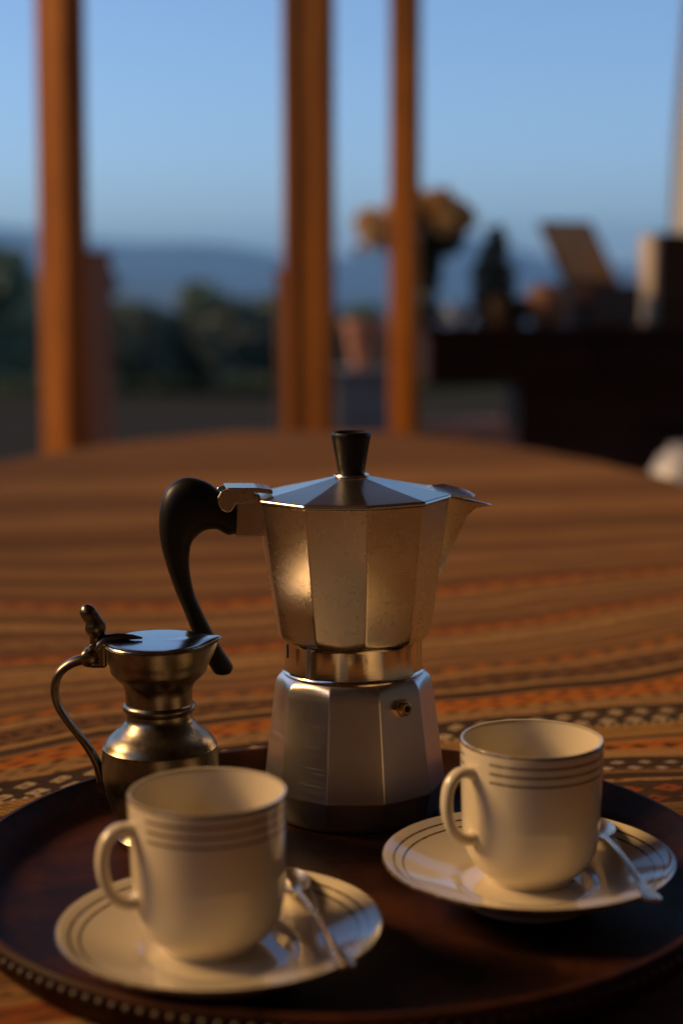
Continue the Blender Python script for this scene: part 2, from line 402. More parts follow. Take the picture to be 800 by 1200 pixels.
SH = [(-2.35, 15.4, 1.1, 1.0, 'dark shrub directly behind the short brown post', m_leaf),
      (-1.25, 14.4, .9, .80, 'lowest shrub, in front of the highest dark one', m_leaf2),
      (-.72, 15.6, 1.0, 1.05, 'dark shrub touching the left edge of the middle post', m_leaf),
      (-3.75, 15.0, 1.3, 1.65, 'tall dark shrub at the far left edge, left of the leftmost post', m_leaf),
      (-2.75, 16.0, 1.2, 1.45, 'dark shrub mostly hidden behind the leftmost post', m_leaf),
      (-1.95, 14.6, 1.0, .95, 'low olive shrub just right of the short brown post', m_leaf2),
      (-1.55, 15.6, 1.0, 1.22, 'highest dark shrub between the two left posts', m_leaf),
      (-1.0, 14.8, .95, .98, 'round olive shrub left of the middle post', m_leaf2),
      (-.35, 15.2, 1.0, 1.0, 'dark shrub hidden behind the middle post', m_leaf),
      (.25, 15.4, .9, .95, 'dark shrub seen between the middle and right posts', m_leaf),
      (1.1, 15.8, 1.2, .9, 'olive shrub behind the flower vase and sideboard', m_leaf2)]
for i, (x, y, w, h, lab, mt) in enumerate(SH): shrub(x, y*1.128, w, h, lab, mt, 20+i)
for i, (x, y, w, h, lab) in enumerate([(-6.2, 27, 3.6, 3.2, 'broad tree beyond the yard at the far left'), (-3.2, 30, 3.2, 2.6, 'tree beyond the yard behind the short brown post'),
                                       (-1.6, 33, 3.4, 3.3, 'tree beyond the yard left of the middle post'), (1.0, 36, 3.4, 3.2, 'tree beyond the yard right of the middle post')]):
    shrub(x, y*1.128, w, h, lab, m_leaf, 60+i, True)

# ------------------------------------------------------------------ terrace shell
def boards(name, x0, x1, y0, y1, z0, z1, w, mat, piece, along='y'):
    root = struct(link(bpy.data.objects.new(name, None)))
    L = (y1-y0) if along == 'y' else (x1-x0); g = .004
    sx, sy = (w-g, L) if along == 'y' else (L, w-g)
    proto = box(piece, 0, sx, 0, sy, z0, z1, mat, root, bevel=.002)
    k = 0; p_ = x0 if along == 'y' else y0; end = x1 if along == 'y' else y1
    while p_ < end-.01:
        o = proto if k == 0 else link(proto.copy(), root)
        o.location = (p_, y0, 0) if along == 'y' else (x0, p_, 0); p_ += w; k += 1
    return root
boards('floor', -3.2, 3.2, -2.2, 6.1, -.03, .0, .14, m_deck, 'floor_board')
boards('ceiling', -2.3, 3.2, -2.2, 5.4, 3.30, 3.325, .16, m_ceil, 'ceiling_board', 'x')
m_plaster = plain('warm_plaster', (.42, .34, .24), .9, 0, .12, 3, bump=.2)
m_wallwood = wood('brown_panelling', (.10, .055, .028), (.19, .105, .055), .6, 2, 3)
struct(box('wall', -2.3, 3.2, -2.35, -2.2, -.03, 3.30, m_wallwood, bevel=0))
struct(box('wall', -2.45, -2.3, -2.2, 2.9, -.03, 1.80, m_wallwood, bevel=0))  # unseen low wall, added to cut blue sky fill; sun passes above it
struct(box('wall', 3.2, 3.35, -2.2, 2.6, -.03, 3.30, m_plaster, bevel=0))  # unseen side wall, added to keep sky light off the table and pot

def post(label, x, y, w, dp, rz, h, mat, groove=None, lean=0, name='wooden_post', z0=0, grp='upright posts of the veranda'):
    t = thing(name, label, 'post', (x, y, z0), rz, grp); t.rotation_euler = (0, lean, rz)
    box('shaft', -w/2, w/2, -dp/2, dp/2, 0, h, mat, t, bevel=.006)
    if groove:
        gx, gw, off = groove; box('groove_shade', gx-gw/2, gx+gw/2, -dp/2-off, -dp/2-.002, .0, h, m_post_dark, t, bevel=.002)  # raised strip of darker wood stands in for the shade in a groove
    return t
post('thick orange-brown post at the left with a dark right side', -.708, 4.083, .098, .080, radians(-33), 3.30, m_post, None, radians(.9))
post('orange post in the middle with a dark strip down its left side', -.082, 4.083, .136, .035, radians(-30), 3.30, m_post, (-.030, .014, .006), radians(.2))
post('slim reddish-brown post in front of the flower vase, the rightmost', .189, 4.76, .074, .068, radians(-28), 3.30, m_post, None)
def newel(label, x, y, w, dp, rz, h, mat):
    t = thing('railing_post', label, 'railing post', (x, y, 0), rz, 'short railing posts behind the tall posts')
    box('shaft', -w/2, w/2, -dp/2, dp/2, 0, h-.02, mat, t, bevel=.006); box('cap', -w/2-.004, w/2+.004, -dp/2-.004, dp/2+.004, h-.02, h, m_newel, t, bevel=.004)
    return t
newel('short wide brown post behind the leftmost tall post', -.728, 4.535, .13, .13, radians(-22), 1.155, m_newel)
newel('short narrow brown post peeking out left of the middle tall post', -.155, 4.535, .045, .06, radians(-8), 1.1, m_newel)

# ------------------------------------------------------------------ table and cloth
EX, EY, EA, EB = -.08, 1.58, .68, 1.77
def uvof(x, y):
    y = y/1.128; q = (y-1.03)*exp(-((y-1.03)/.36)**2); k = max(0, min(1, (y-1.15)/.6)); k = k*k*(3-2*k)
    return (x, y-(.33-.13*k)*x-4*min(x*x, .16)*q)
def cloth():
    NA = 360; v = []; uv = []; f = []
    ss = [0]+[i/70 for i in range(1, 71)]
    rnd = random.Random(4); ph = [rnd.uniform(0, 6.3) for _ in range(8)]
    def wr(x, y):   # faint undulation of the cloth on the table
        return .0009*(sin(21*x+9*y+ph[0])+sin(13*x-27*y+ph[1])+.5*sin(47*x+31*y+ph[2])+.35*sin(83*x-61*y+ph[5]))+.0009
    ringlist = []
    for s in ss[1:]:
        ringlist.append([(EX+EA*s*cos(2*pi*j/NA), EY+EB*s*sin(2*pi*j/NA)) for j in range(NA)])
    v.append((EX, EY, .7499+wr(EX, EY))); uv.append(uvof(EX, EY))
    for rr in ringlist:
        for x, y in rr:
            d = sqrt(x*x+(y-.755)**2); k = min(1, max(0, (d-.172)/.06)); v.append((x, y, .7497+wr(x, y)*k+.0002)); uv.append(uvof(x, y))
    nT = len(ringlist)
    for s in range(1, 15):            # hanging part
        drop = .30*(s/14)**1.2; outw = .012*min(1, s/2)
        for j in range(NA):
            a = 2*pi*j/NA; nx, ny = cos(a)/EA, sin(a)/EB; l = sqrt(nx*nx+ny*ny); nx /= l; ny /= l
            fold = .028*(s/14)*(sin(17*a+ph[3])+.5*sin(29*a+ph[4])); o = outw+.02*(s/14)+fold
            x, y = EX+EA*cos(a), EY+EB*sin(a)
            v.append((x+nx*o, y+ny*o, .7495-drop-(.004 if s == 1 else 0))); uv.append(uvof(x+nx*drop, y+ny*drop))
    tot = nT+14
    for j in range(NA): f.append((0, 1+j, 1+(j+1) % NA))
    for i in range(tot-1):
        for j in range(NA):
            a = 1+i*NA+j; b_ = 1+i*NA+(j+1) % NA; f.append((a, a+NA, b_+NA, b_))
    me = bpy.data.meshes.new('tablecloth'); me.from_pydata(v, [], f); me.materials.append(m_cloth); me.shade_smooth()
    ul = me.uv_layers.new(name='UVMap')
    for lp in me.loops: ul.data[lp.index].uv = uv[lp.vertex_index]
    o = link(bpy.data.objects.new('tablecloth', me)); tag(o, 'woven orange, brown and black striped cloth covering the table', 'tablecloth')
cloth()
tb = thing('dining_table', 'long oval wooden table under the striped cloth', 'table', (EX, EY, 0))
lathe('tabletop', [(.2, .715), (.97, .715), (.985, .722), (.985, .738), (.975, .7455), (.2, .7455)], m_mahog, tb, 96, fn=lambda r, z, a: (r, z)).scale = (EA*.99, EB*.99, 1)
for sx in (-1, 1):
    for sy in (-1, 1):
        l_ = tube('leg', [(sx*.30, sy*1.05, 0), (sx*.30, sy*1.05, .4), (sx*.30, sy*1.05, .715)], [.025, .035, .04], m_mahog, tb, 12)

# ------------------------------------------------------------------ tray
TX, TY = -.001, .755
tr = thing('serving_tray', 'round dark lacquered wooden tray with a beaded edge carrying the coffee set', 'tray', (TX, TY, T))
lathe('tray_body', [(0.001, 0), (0.1612, 0), (0.1664, 0.0006), (0.1721, 0.0035), (0.1758, 0.0085), (0.1784, 0.0135), (0.1804, 0.0152), (0.1828, 0.015), (0.1843, 0.0132), (0.1839, 0.0105), (0.1815, 0.004), (0.1778, -0.002), (0.1726, -0.0052), (0.1612, -0.006), (0.001, -0.006)], m_tray, tr, 192)
def bead_mesh():
    v = []; f = []; n = 8; k = 6
    for i in range(k+1):
        th = pi*i/k
        for j in range(n): v.append((.0022*sin(th)*cos(2*pi*j/n), .0027*cos(th), .0019*sin(th)*sin(2*pi*j/n)))
    for i in range(k):
        for j in range(n): f.append((i*n+j, i*n+(j+1) % n, (i+1)*n+(j+1) % n, (i+1)*n+j))
    return v, f
bv, bf = bead_mesh(); NB_ = 176
bead0 = mk('bead', bv, bf, m_tray_edge, tr)
for i in range(NB_):
    o = bead0 if i == 0 else link(bead0.copy(), tr); a = 2*pi*i/NB_
    o.location = (.1840*cos(a), .1840*sin(a), .0100); o.rotation_euler = (0, 0, a)

# ------------------------------------------------------------------ moka pot
PX, PY = .0068, .863
pot = thing('moka_pot', 'faceted aluminium stovetop coffee pot with black handle and knob, standing on the tray', 'coffee pot', (PX, PY, T))
def deca(R, z, rot, f=.0009, blend=0.0):
    """ring of a ten-sided section; f rounds the corners, blend 1 = circle of the same radius"""
    pts = []; ap = R*cos(pi/10); half = R*sin(pi/10)
    for k in range(10):
        a = radians(rot)+k*pi/5       # corner azimuth measured from the camera side
        for da, cut in ((-1, f), (-.5, f*.42), (0, f*.22), (.5, f*.42), (1, f)):
            # point near the corner: along the side by 'cut'
            c = Vector((sin(a), -cos(a), 0)); t = Vector((cos(a), sin(a), 0))
            if da == 0: p_ = c*(R-f*.10)
            else:
                s = 1 if da > 0 else -1; e = cut
                if abs(da) == .5: p_ = c*(R-f*.19)+t*(s*f*.45)
                else: p_ = c*(R-e*1.25*sin(pi/10))+t*(s*e*1.25*cos(pi/10))
            pts.append(p_)
        for m in (.2, .4, .6, .8):     # along the flat
            a2 = a+pi/5; p0 = Vector((sin(a), -cos(a), 0))*R; p1 = Vector((sin(a2), -cos(a2), 0))*R
            pts.append(p0.lerp(p1, m))
    out = []
    for p_ in pts:
        r = p_.length; q = p_*((1-blend)+blend*R/r); out.append((q.x, q.y, z))
    return out
def deca_obj(name, rings, mat, parent, cap0=True, cap1=True):
    v, f = rings_mesh(rings, cap0, cap1); return mk(name, v, f, mat, parent, wn=True, angle=50)
pot.rotation_euler = (0, radians(-.42), 0)
RB, RU = 18, 8.5
base = deca_obj('base_chamber', [deca(.0435, 0, RB, blend=1), deca(.0458, .0012, RB, blend=1), deca(.0470, .0045, RB, blend=.95), deca(.0486, .0115, RB, blend=.45), deca(.0499, .0165, RB, blend=.08), deca(.0500, .0178, RB),
    deca(.0464, .047, RB), deca(.0434, .0700, RB), deca(.0428, .0735, RB), deca(.0418, .0758, RB, blend=.15), deca(.0402, .0775, RB, blend=.65), deca(.0384, .0786, RB, blend=1), deca(.0376, .0792, RB, blend=1)], m_alu_base, pot)
lathe('collar', [(.0375, .0785), (.0385, .0788), (.0387, .0798), (.0379, .0806), (.0377, .0815), (.0377, .0960), (.0380, .0975), (.0388, .0990)], m_alu_bright, pot, 120, False, False)
lathe('gasket_groove', [(.0374, .0790), (.0374, .0803)], m_dark, pot, 96, False, False)
sa = az(-71); s_ = box('slot', -.0009, .0009, -.0005, .0006, .089, .0965, m_dark, pot, bevel=0); s_.location = sa*.0376; s_.rotation_euler = (0, 0, radians(-71))
deca_obj('upper_chamber', [deca(.0386, .0984, RU, blend=1), deca(.0402, .0987, RU, blend=.9), deca(.0418, .1000, RU, blend=.5), deca(.0427, .1022, RU, blend=.12), deca(.0431, .1040, RU),
    deca(.0482, .1400, RU), deca(.0530, .1738, RU), deca(.0532, .1742, RU), deca(.050, .1744, RU)], m_alu, pot)
deca_obj('lid', [deca(.0522, .1746, RU), deca(.0540, .1748, RU), deca(.0542, .1754, RU), deca(.0540, .1764, RU), deca(.0530, .1770, RU), deca(.030, .1817, RU), deca(.0095, .1862, RU, .0003), deca(.0070, .1868, RU, .0002, blend=1)], m_alu_lid, pot)
lathe('knob', [(.001, .1866), (.0068, .1868), (.0071, .1874), (.0080, .193), (.0092, .2000), (.0103, .2060), (.0107, .2078), (.0107, .2090), (.0103, .2100), (.0096, .2103), (.0088, .2099), (.0080, .2088), (.0060, .2078), (.001, .2075)], m_black, pot, 64)
lathe('lid_washer', [(.0060, .1862), (.0094, .1864), (.0097, .1870), (.0094, .1875), (.0066, .1877)], m_alu_bright, pot, 48)
# safety valve on the facet right of the front
va = az(36); ap = .0438*cos(pi/10)
def radial_cyl(name, d, z, r0, prof, n, mat, parent, tilt=0.0):
    """prof: (radius, distance outwards)"""
    s = Vector((-d.y, d.x, 0)); u = Vector((0, 0, 1)); dd = (d+u*tilt).normalized(); uu = (u-dd*u.dot(dd)).normalized()
    rings = [[d*r0+Vector((0, 0, z))+dd*o+s*(r*cos(2*pi*j/n))+uu*(r*sin(2*pi*j/n)) for j in range(n)] for r, o in prof]
    v, f = rings_mesh(rings); return mk(name, v, f, mat, parent, angle=30)
vz = .0658; vr = (.0434+(.0500-.0434)*(.0700-vz)/(.0700-.0178))*cos(pi/10)
valve = radial_cyl('valve_nut', va, vz, vr-.001, [(.0050, 0), (.0050, .0034), (.0046, .0038)], 6, m_brass, pot, .12)
radial_cyl('valve_stem', va, vz, vr, [(.0034, .002), (.0034, .0055), (.0029, .0060), (.0019, .0060), (.0017, .0050)], 24, m_brass, valve, .12)
radial_cyl('valve_hole', va, vz, vr, [(.0016, .004), (.0016, .00615)], 16, m_dark, valve, .12)
# hinge bracket and lid tab
hd = az(-81.5)
mm = lambda L: [(a/1000, b/1000) for a, b in L]
prism('hinge_bracket', mm([(63.0, 174.0), (64.0, 156.5), (50, 156.0), (47.5, 157), (50.6, 178.6), (54.5, 178.9), (62.0, 178.9)]), hd, -.0085, .0085, m_alu, pot, .0008)
tabp = [(53.5, 174.6), (53.7, 181.4), (60, 182.3), (68.6, 182.3), (71.6, 181.2), (73.3, 178.2), (73.2, 175.2), (71.8, 171.6), (68.8, 169.8), (66.6, 170.2), (65.2, 171.6), (63.8, 174.2)]
prism('hinge_cheek', mm(tabp), hd, .0090, .0112, m_alu, pot, .0007); prism('hinge_cheek', mm(tabp), hd, -.0112, -.0090, m_alu, pot, .0007)
hb = prism('lid_hinge_tab', mm([(44, 179.0), (44, 181.3), (52, 182.7), (68, 183.2), (68.6, 182.4), (66, 181.3), (53, 180.2)]), hd, -.0112, .0112, m_alu, pot, .0006)
# handle lofted between its outer and inner contour
OO = [(68.7, 176.8), (72.1, 180.9), (78.4, 185.5), (88.2, 188.2), (96.1, 185.4), (101.1, 179.6), (103.8, 168.7), (103.7, 154.7), (100.6, 140.5), (96.4, 127.1), (91.7, 114.7), (87.5, 103.3), (81.2, 89.6), (77.8, 82.7), (75.6, 80.2), (72.8, 79.6)]
II = [(67.0, 156.4), (70.0, 157.7), (73.9, 159.8), (79.9, 159.2), (84.4, 156.1), (86.8, 153.0), (88.0, 148.2), (88.5, 142.1), (88.0, 135.0), (86.3, 125.8), (82.9, 117.0), (78.9, 108.1), (73.5, 97.0), (68.2, 88.0), (66.2, 83.8), (67.6, 80.6)]
TH = [8, 8.2, 9, 10, 10, 9.6, 8.8, 8, 7.2, 6.6, 6.2, 6, 5.8, 5.6, 4.6, 3.0]
OO = [(62.0, 174.5)]+OO; II = [(62.0, 157.5)]+II; TH = [7.0]+TH
LL = spline([(o[0], o[1], i[0], i[1], t) for o, i, t in zip(OO, II, TH)], 5)
sdv = Vector((-hd.y, hd.x, 0)); rings = []
for ox, oz, ix, iz, t in LL:
    c = Vector(((ox+ix)/2, (oz+iz)/2)); h = Vector(((ox-ix)/2, (oz-iz)/2)); ring = []
    for j in range(28):
        a = 2*pi*j/28; ca, sa_ = cos(a), sin(a); e = .82
        ca = math.copysign(abs(ca)**e, ca); sa_ = math.copysign(abs(sa_)**e, sa_)
        q = c+h*ca; ring.append(hd*(q.x/1000)+sdv*(t*sa_/1000)+Vector((0, 0, q.y/1000)))
    rings.append(ring)
v, f = rings_mesh(rings); mk('handle', v, f, m_black, pot, angle=70)
# spout
sp = az(98.5); ss_ = Vector((-sp.y, sp.x, 0))
def S3(d, s, z): return sp*(d/1000)+ss_*(s/1000)+Vector((0, 0, z/1000))
def spout():
    v = []; f = []
    rows = []      # section at height fraction: body line -> crease -> keel
    for k in range(9):
        t = k/8; zt = 174.0; 
        zb = 131.6+(zt-131.6)*t
        bd = (43.1+(53.0-43.1)*(zb-104)/(174-104))*cos(pi/10)
        keel = 49.0+(68.2-49.0)*t**1.08+(9.6*max(0, (t-.80)/.20)**1.6)
        if k >= 7: zk = zb-(5.5 if k == 8 else 1.2)
        else: zk = zb
        w = 1.2+13.2*t**.8; wc = .9+8.0*t**.75; wm = wc*.95; wk = .3+.82*wc*(1 if k < 8 else .45)
        kd = max(keel, bd+1.2); m_ = .5
        rows.append([S3(bd-.8, w, zb), S3(bd+.9+.6*t, wc, zb), S3(bd+(kd-bd)*m_, wm, zb+(zk-zb)*m_), S3(kd-.6*t, wk, zk), S3(kd, 0, zk-.2*t), S3(kd-.6*t, -wk, zk), S3(bd+(kd-bd)*m_, -wm, zb+(zk-zb)*m_), S3(bd+.9+.6*t, -wc, zb), S3(bd-.8, -w, zb)])
    # outer and inner skins
    n = 9; outer = [p_ for r in rows for p_ in r]
    inner = []
    for r in rows:
        for i, p_ in enumerate(r):
            q = p_.copy(); q -= sp*.0012; s = q.dot(ss_); q -= ss_*(math.copysign(min(.0009, abs(s)*.5), s)); inner.append(q)
    v = outer+inner; N = len(outer)
    for i in range(8):
        for j in range(8):
            a = i*n+j; f.append((a, a+1, a+1+n, a+n)); f.append((N+a, N+a+n, N+a+1+n, N+a+1))
    for j in range(8): a = 8*n+j; f.append((a, a+1, N+a+1, N+a))
    return mk('spout', v, f, m_alu, pot, angle=28)
spout()
def lid_tongue():
    # raised tongue of the lid that covers the spout, with a small ridge
    P_ = [[(44, 13, 178.6), (44, 5, 179.6), (44, 0, 180.2), (44, -5, 179.6), (44, -13, 178.6)],
          [(50, 12.5, 176.6), (50.5, 5, 178.4), (51, 0, 180.6), (50.5, -5, 178.4), (50, -12.5, 176.6)],
          [(57, 9.8, 175.4), (57.5, 4.2, 177.2), (57.5, 0, 178.8), (57.5, -4.2, 177.2), (57, -9.8, 175.4)],
          [(64, 7.2, 174.5), (65, 3, 175.6), (65.5, 0, 176.0), (65, -3, 175.6), (64, -7.2, 174.5)],
          [(66.8, 4.8, 173.4), (68, 2, 173.8), (68.6, 0, 173.9), (68, -2, 173.8), (66.8, -4.8, 173.4)]]
    top = [S3(*q) for r in P_ for q in r]; bot = [q-Vector((0, 0, .0015)) for q in top]; v = top+bot; N = 25; f = []
    for i in range(4):
        for j in range(4): a = i*5+j; f.append((a, a+1, a+6, a+5)); f.append((N+a, N+a+5, N+a+6, N+a+1))
    for j in range(4): f.append((20+j, 21+j, N+21+j, N+20+j)); f.append((j, N+j, N+j+1, j+1))
    for i in range(4): f.append((i*5, i*5+5, N+i*5+5, N+i*5)); f.append((i*5+4, N+i*5+4, N+i*5+9, i*5+9))
    mk('lid_tongue', v, f, m_alu, pot, angle=25)
lid_tongue()

# ------------------------------------------------------------------ pewter jug
JX, JY = -.0949, .8112
jug = thing('pewter_jug', 'small tarnished pewter milk jug with hinged lid, behind the left cup', 'jug', (JX, JY, T))
def lipfn(z0, z1, ext):
    def fn(r, z, a):
        a = (a+pi) % (2*pi)-pi; k = max(0, min(1, (z-z0)/(z1-z0)))
        e = min(1, r/.0262)**5
        return r+k*k*ext*exp(-(a/.30)**2)*e, z+k*k*.0022*exp(-(a/.33)**2)*e
    return fn
JP = [(.001, 0), (.0225, 0), (.0235, .0012), (.0235, .0035), (.0215, .0055), (.0205, .0075), (.0225, .0125), (.0258, .0190), (.0285, .0270), (.0300, .0350), (.0304, .0420), (.0301, .0475),
      (.0296, .0508), (.0297, .0518), (.0291, .0524), (.0284, .0540), (.0268, .0562), (.0243, .0584), (.0215, .0606), (.0196, .0626), (.0185, .0641), (.0180, .0648), (.0173, .0655), (.0168, .0680), (.0168, .0695),
      (.0178, .0702), (.0187, .0714), (.0189, .0726), (.0185, .0738), (.0174, .0746), (.0172, .0770), (.0173, .0800), (.0178, .0832), (.0192, .0860), (.0220, .0884), (.0240, .0905), (.0247, .0918), (.0249, .0940),
      (.0256, .0962), (.0263, .0990), (.0268, .1030), (.0272, .1052), (.0268, .1056), (.0255, .1050)]
lathe('jug_body', JP, m_pewter, jug, 96, True, False, fn=lipfn(.085, .105, .0045))
lathe('jug_lid', [(.001, .1040), (.0262, .1052), (.0276, .1060), (.0279, .1065), (.0275, .1071), (.0262, .1075), (.024, .1076), (.010, .1076), (.001, .1076)], m_lidm, jug, 96, fn=lipfn(.1030, .1062, .0050))
tube('lid_strap', [(-.031, 0, .1035), (-.027, 0, .1080), (-.020, 0, .1092), (-.013, 0, .1092), (-.008, 0, .1086)], [.0040, .0038, .0028, .0017, .0006], m_pewter_d, jug, 12, .8)
hg = tube('hinge_knuckle', [(-.0352, -.0062, .0990), (-.0352, -.005, .0990), (-.0352, .005, .0990), (-.0352, .0062, .0990)], [.0032, .0046, .0046, .0032], m_pewter_d, jug, 20)
box('hinge_block', -.0350, -.0265, -.0036, .0036, .0935, .1062, m_pewter_d, jug, bevel=.0012)
tube('thumbpiece', [(-.0318, 0, .1035), (-.0322, 0, .1080), (-.0322, 0, .1098), (-.0320, 0, .1112), (-.0320, 0, .1135), (-.0322, 0, .1160), (-.0330, 0, .1182), (-.0342, 0, .1200), (-.0355, 0, .1220), (-.0366, 0, .1240), (-.0372, 0, .1256), (-.0375, 0, .1262)],
     [.0036, .0028, .0030, .0046, .0055, .0053, .0042, .0043, .0044, .0038, .0022, .0006], m_pewter_d, jug, 20)
hp = spline([(-.030, 0, .0975), (-.037, 0, .0978), (-.045, 0, .0955), (-.0515, 0, .0900), (-.0540, 0, .0815), (-.0525, 0, .0730), (-.0480, 0, .0650), (-.0420, 0, .0570), (-.0365, 0, .0490), (-.0325, 0, .0405), (-.0308, 0, .0320), (-.0300, 0, .0270)], 4)
nh = len(hp); tube('jug_handle', hp, [.0024+.0004*cos(6*i/nh) if i < nh-4 else .002 for i in range(nh)], m_pewter_d, jug, 14, 1.6, side=(0, 1, 0))

# ------------------------------------------------------------------ cups, saucers, spoons
def make_saucer(label, x, y):
    t = lathe('saucer', [(0.00098, 0.006), (0.02741, 0.006), (0.02839, 0), (0.03084, 0), (0.03182, 0.006), (0.04405, 0.0092), (0.05874, 0.0145), (0.06755, 0.019), (0.06902, 0.0204), (0.06882, 0.0214), (0.06775, 0.0212), (0.06461, 0.0196), (0.05874, 0.0172), (0.04699, 0.0128), (0.0372, 0.0102), (0.0328, 0.0094), (0.03182, 0.0088), (0.02937, 0.0086), (0.00098, 0.0086)], m_saucer, None, 128, loc=(x, y, T))
    return tag(t, label, 'saucer', 'coffee saucers on the tray')
def make_cup(label, x, y, rz):
    t = thing('coffee_cup', label, 'cup', (x, y, T+.0088), rz, 'coffee cups on their saucers')
    lathe('cup_body', [(0.001, 0.0032), (0.0175, 0.0032), (0.0182, 0.0), (0.0205, 0.0), (0.0212, 0.00235), (0.0245, 0.0048), (0.0285, 0.00906), (0.0312, 0.01492), (0.0324, 0.02239), (0.0329, 0.03411), (0.0333, 0.05117), (0.0337, 0.06503), (0.0338, 0.06694), (0.0332, 0.06801), (0.0322, 0.0678), (0.0317, 0.06609), (0.0312, 0.05117), (0.0308, 0.03198), (0.03, 0.01919), (0.027, 0.01119), (0.022, 0.00746), (0.012, 0.00618), (0.001, 0.00597)], m_cup, t, 128)
    a = radians(62); d = Vector((-sin(a), -cos(a), 0))
    pr = spline([(30.5, 54.5), (35.5, 56.5), (41.0, 56.2), (45.3, 52.0), (46.9, 45.0), (46.4, 38.0), (44.0, 31.0), (39.8, 26.2), (35.2, 24.2), (30.5, 25.5)], 5)
    n = len(pr); rad = [.0026+.0016*(abs(2*i/(n-1)-1)**6) for i in range(n)]
    tube('handle', [d*(p_[0]/1000)+Vector((0, 0, p_[1]/1000)) for p_ in pr], rad, m_glaze, t, 18, 1.35, side=(-d.y, d.x, 0))
    return t
make_saucer('white saucer with two brown rings under the right-hand cup', .0872, .7290)
make_saucer('white saucer with two brown rings under the left, nearer cup', -.0522, .6500)
make_cup('white cup with brown rim stripes on the right, in front of the pot base', .0890, .7340, 0)
make_cup('white cup with brown rim stripes on the left, nearest the camera', -.0572, .6560, radians(-2))
def make_spoon(label, bx, by, bz, ex, ey, ez):
    """bowl centre and handle end in world coordinates"""
    b0 = Vector((bx, by, bz)); e0 = Vector((ex, ey, ez)); L = (e0-b0).length; ang = math.atan2(e0.y-b0.y, e0.x-b0.x); pitch = math.asin((ez-bz)/L)
    t = thing('teaspoon', label, 'spoon', b0, 0, 'silver teaspoons on the saucers'); t.rotation_euler = (0, -pitch, ang)
    # bowl along local x, handle towards +x
    v = []; f = []; nu, nv = 18, 12
    for sgn in (0, 1):
        for i in range(nu+1):
            tt = i/nu; x = -.0165+.033*tt; w = .0088*sqrt(max(0, 1-((x+.002)/.0160)**2)) if x < .0139 else .0
            w = max(w, .0016)
            if i == 0: w = .0006
            for j in range(nv+1):
                s = -1+2*j/nv; z = -.0048*(1-s*s)*max(0, 1-(x/.0165)**2)**.7+.0006-(.0008 if sgn else 0)
                v.append((x, w*s, z))
    N = (nu+1)*(nv+1)
    for i in range(nu):
        for j in range(nv):
            a = i*(nv+1)+j; f.append((a, a+1, a+nv+2, a+nv+1)); f.append((N+a, N+a+nv+1, N+a+nv+2, N+a+1))
        for j in (0, nv): a = i*(nv+1)+j; f.append((a, a+nv+1, N+a+nv+1, N+a))
    mk('spoon_bowl', v, f, m_silver, t, angle=50)
    pts = []; ws = []
    for i in range(25):
        k = i/24; x = .013+(L-.009)*k*(1.0); pts.append((x, 0, .0006+.0030*sin(pi*min(1, k*1.3))*.6)); ws.append(.0014+(.0006*exp(-(k/.08)**2))+.0034*max(0, (k-.62)/.38)**1.1*(1 if k < .97 else .6))
    v = []; f = []; rings = []
    for (x, y, z), w in zip(pts, ws):
        th = .0008; rings.append([(x, w*cos(2*pi*j/12), z+th*sin(2*pi*j/12)) for j in range(12)])
    v, f = rings_mesh(rings); mk('spoon_handle', v, f, m_silver, t, angle=60)
make_spoon('silver teaspoon on the right-hand saucer, its handle towards the camera', .1255, .7630, T+0.0225, .1340, .6690, T+0.0232)
make_spoon('silver teaspoon on the left, nearer saucer beside its cup', -.0235, .6940, T+0.0220, .0000, .6010, T+0.0232)

# ------------------------------------------------------------------ sideboard and what stands on it
sb = thing('sideboard', 'very dark wooden sideboard at the right beyond the table', 'sideboard', (0, 0, 0))
box('top_board', .255, 1.90, 5.05, 5.62, .90, .93, m_mahog, sb, bevel=.004)
box('apron', .275, 1.88, 5.08, 5.59, .745, .899, m_mahog, sb, bevel=.003)
box('cabinet', .565, 1.80, 5.12, 5.58, .06, .744, m_mahog, sb, bevel=.004)
box('drawer', .30, .80, 5.07, 5.079, .765, .885, m_mahog, sb, bevel=.002); box('drawer', .83, 1.33, 5.07, 5.079, .765, .885, m_mahog, sb, bevel=.002)
for lx in (.60, 1.74):
    for ly in (5.16, 5.54): box('leg', lx-.03, lx+.03, ly-.03, ly+.03, 0, .059, m_mahog, sb, bevel=.002)

m_vase = plain('dark_green_glaze', (.02, .03, .022), .25, 0, .3, 20, coat=.3)
va_ = lathe('flower_vase', [(.001, 0), (.030, 0), (.040, .012), (.045, .045), (.036, .085), (.022, .110), (.024, .125), (.020, .125), (.017, .11), (.001, .02)], m_vase, None, 40, loc=(.285, 5.34, .932))
tag(va_, 'dark narrow-necked vase holding the flowers on the sideboard', 'vase')
bq = thing('flower_bouquet', 'bunch of orange and tan flowers with dark leaves standing in the vase', 'flowers', (.285, 5.34, .932))
m_pet = leafmat('dry_orange_petals', (.62, .38, .12), (.78, .54, .22)); m_pet2 = leafmat('dry_tan_petals', (.66, .46, .20), (.80, .62, .34)); m_stem = plain('stem_green', (.04, .07, .025), .6)
m_lfb = leafmat('dark_bouquet_leaves', (.014, .026, .010), (.035, .055, .02)); m_pink = leafmat('pink_petals', (.50, .16, .10), (.55, .26, .18))
fh = [(-.185, .03, .330, .055), (-.09, -.04, .355, .055), (-.03, .02, .385, .055), (.035, -.03, .385, .055), (.085, .03, .365, .05), (.115, -.01, .34, .045), (-.17, -.02, .285, .04), (.02, .05, .345, .05), (-.08, .05, .31, .05), (.06, -.06, .33, .045)]
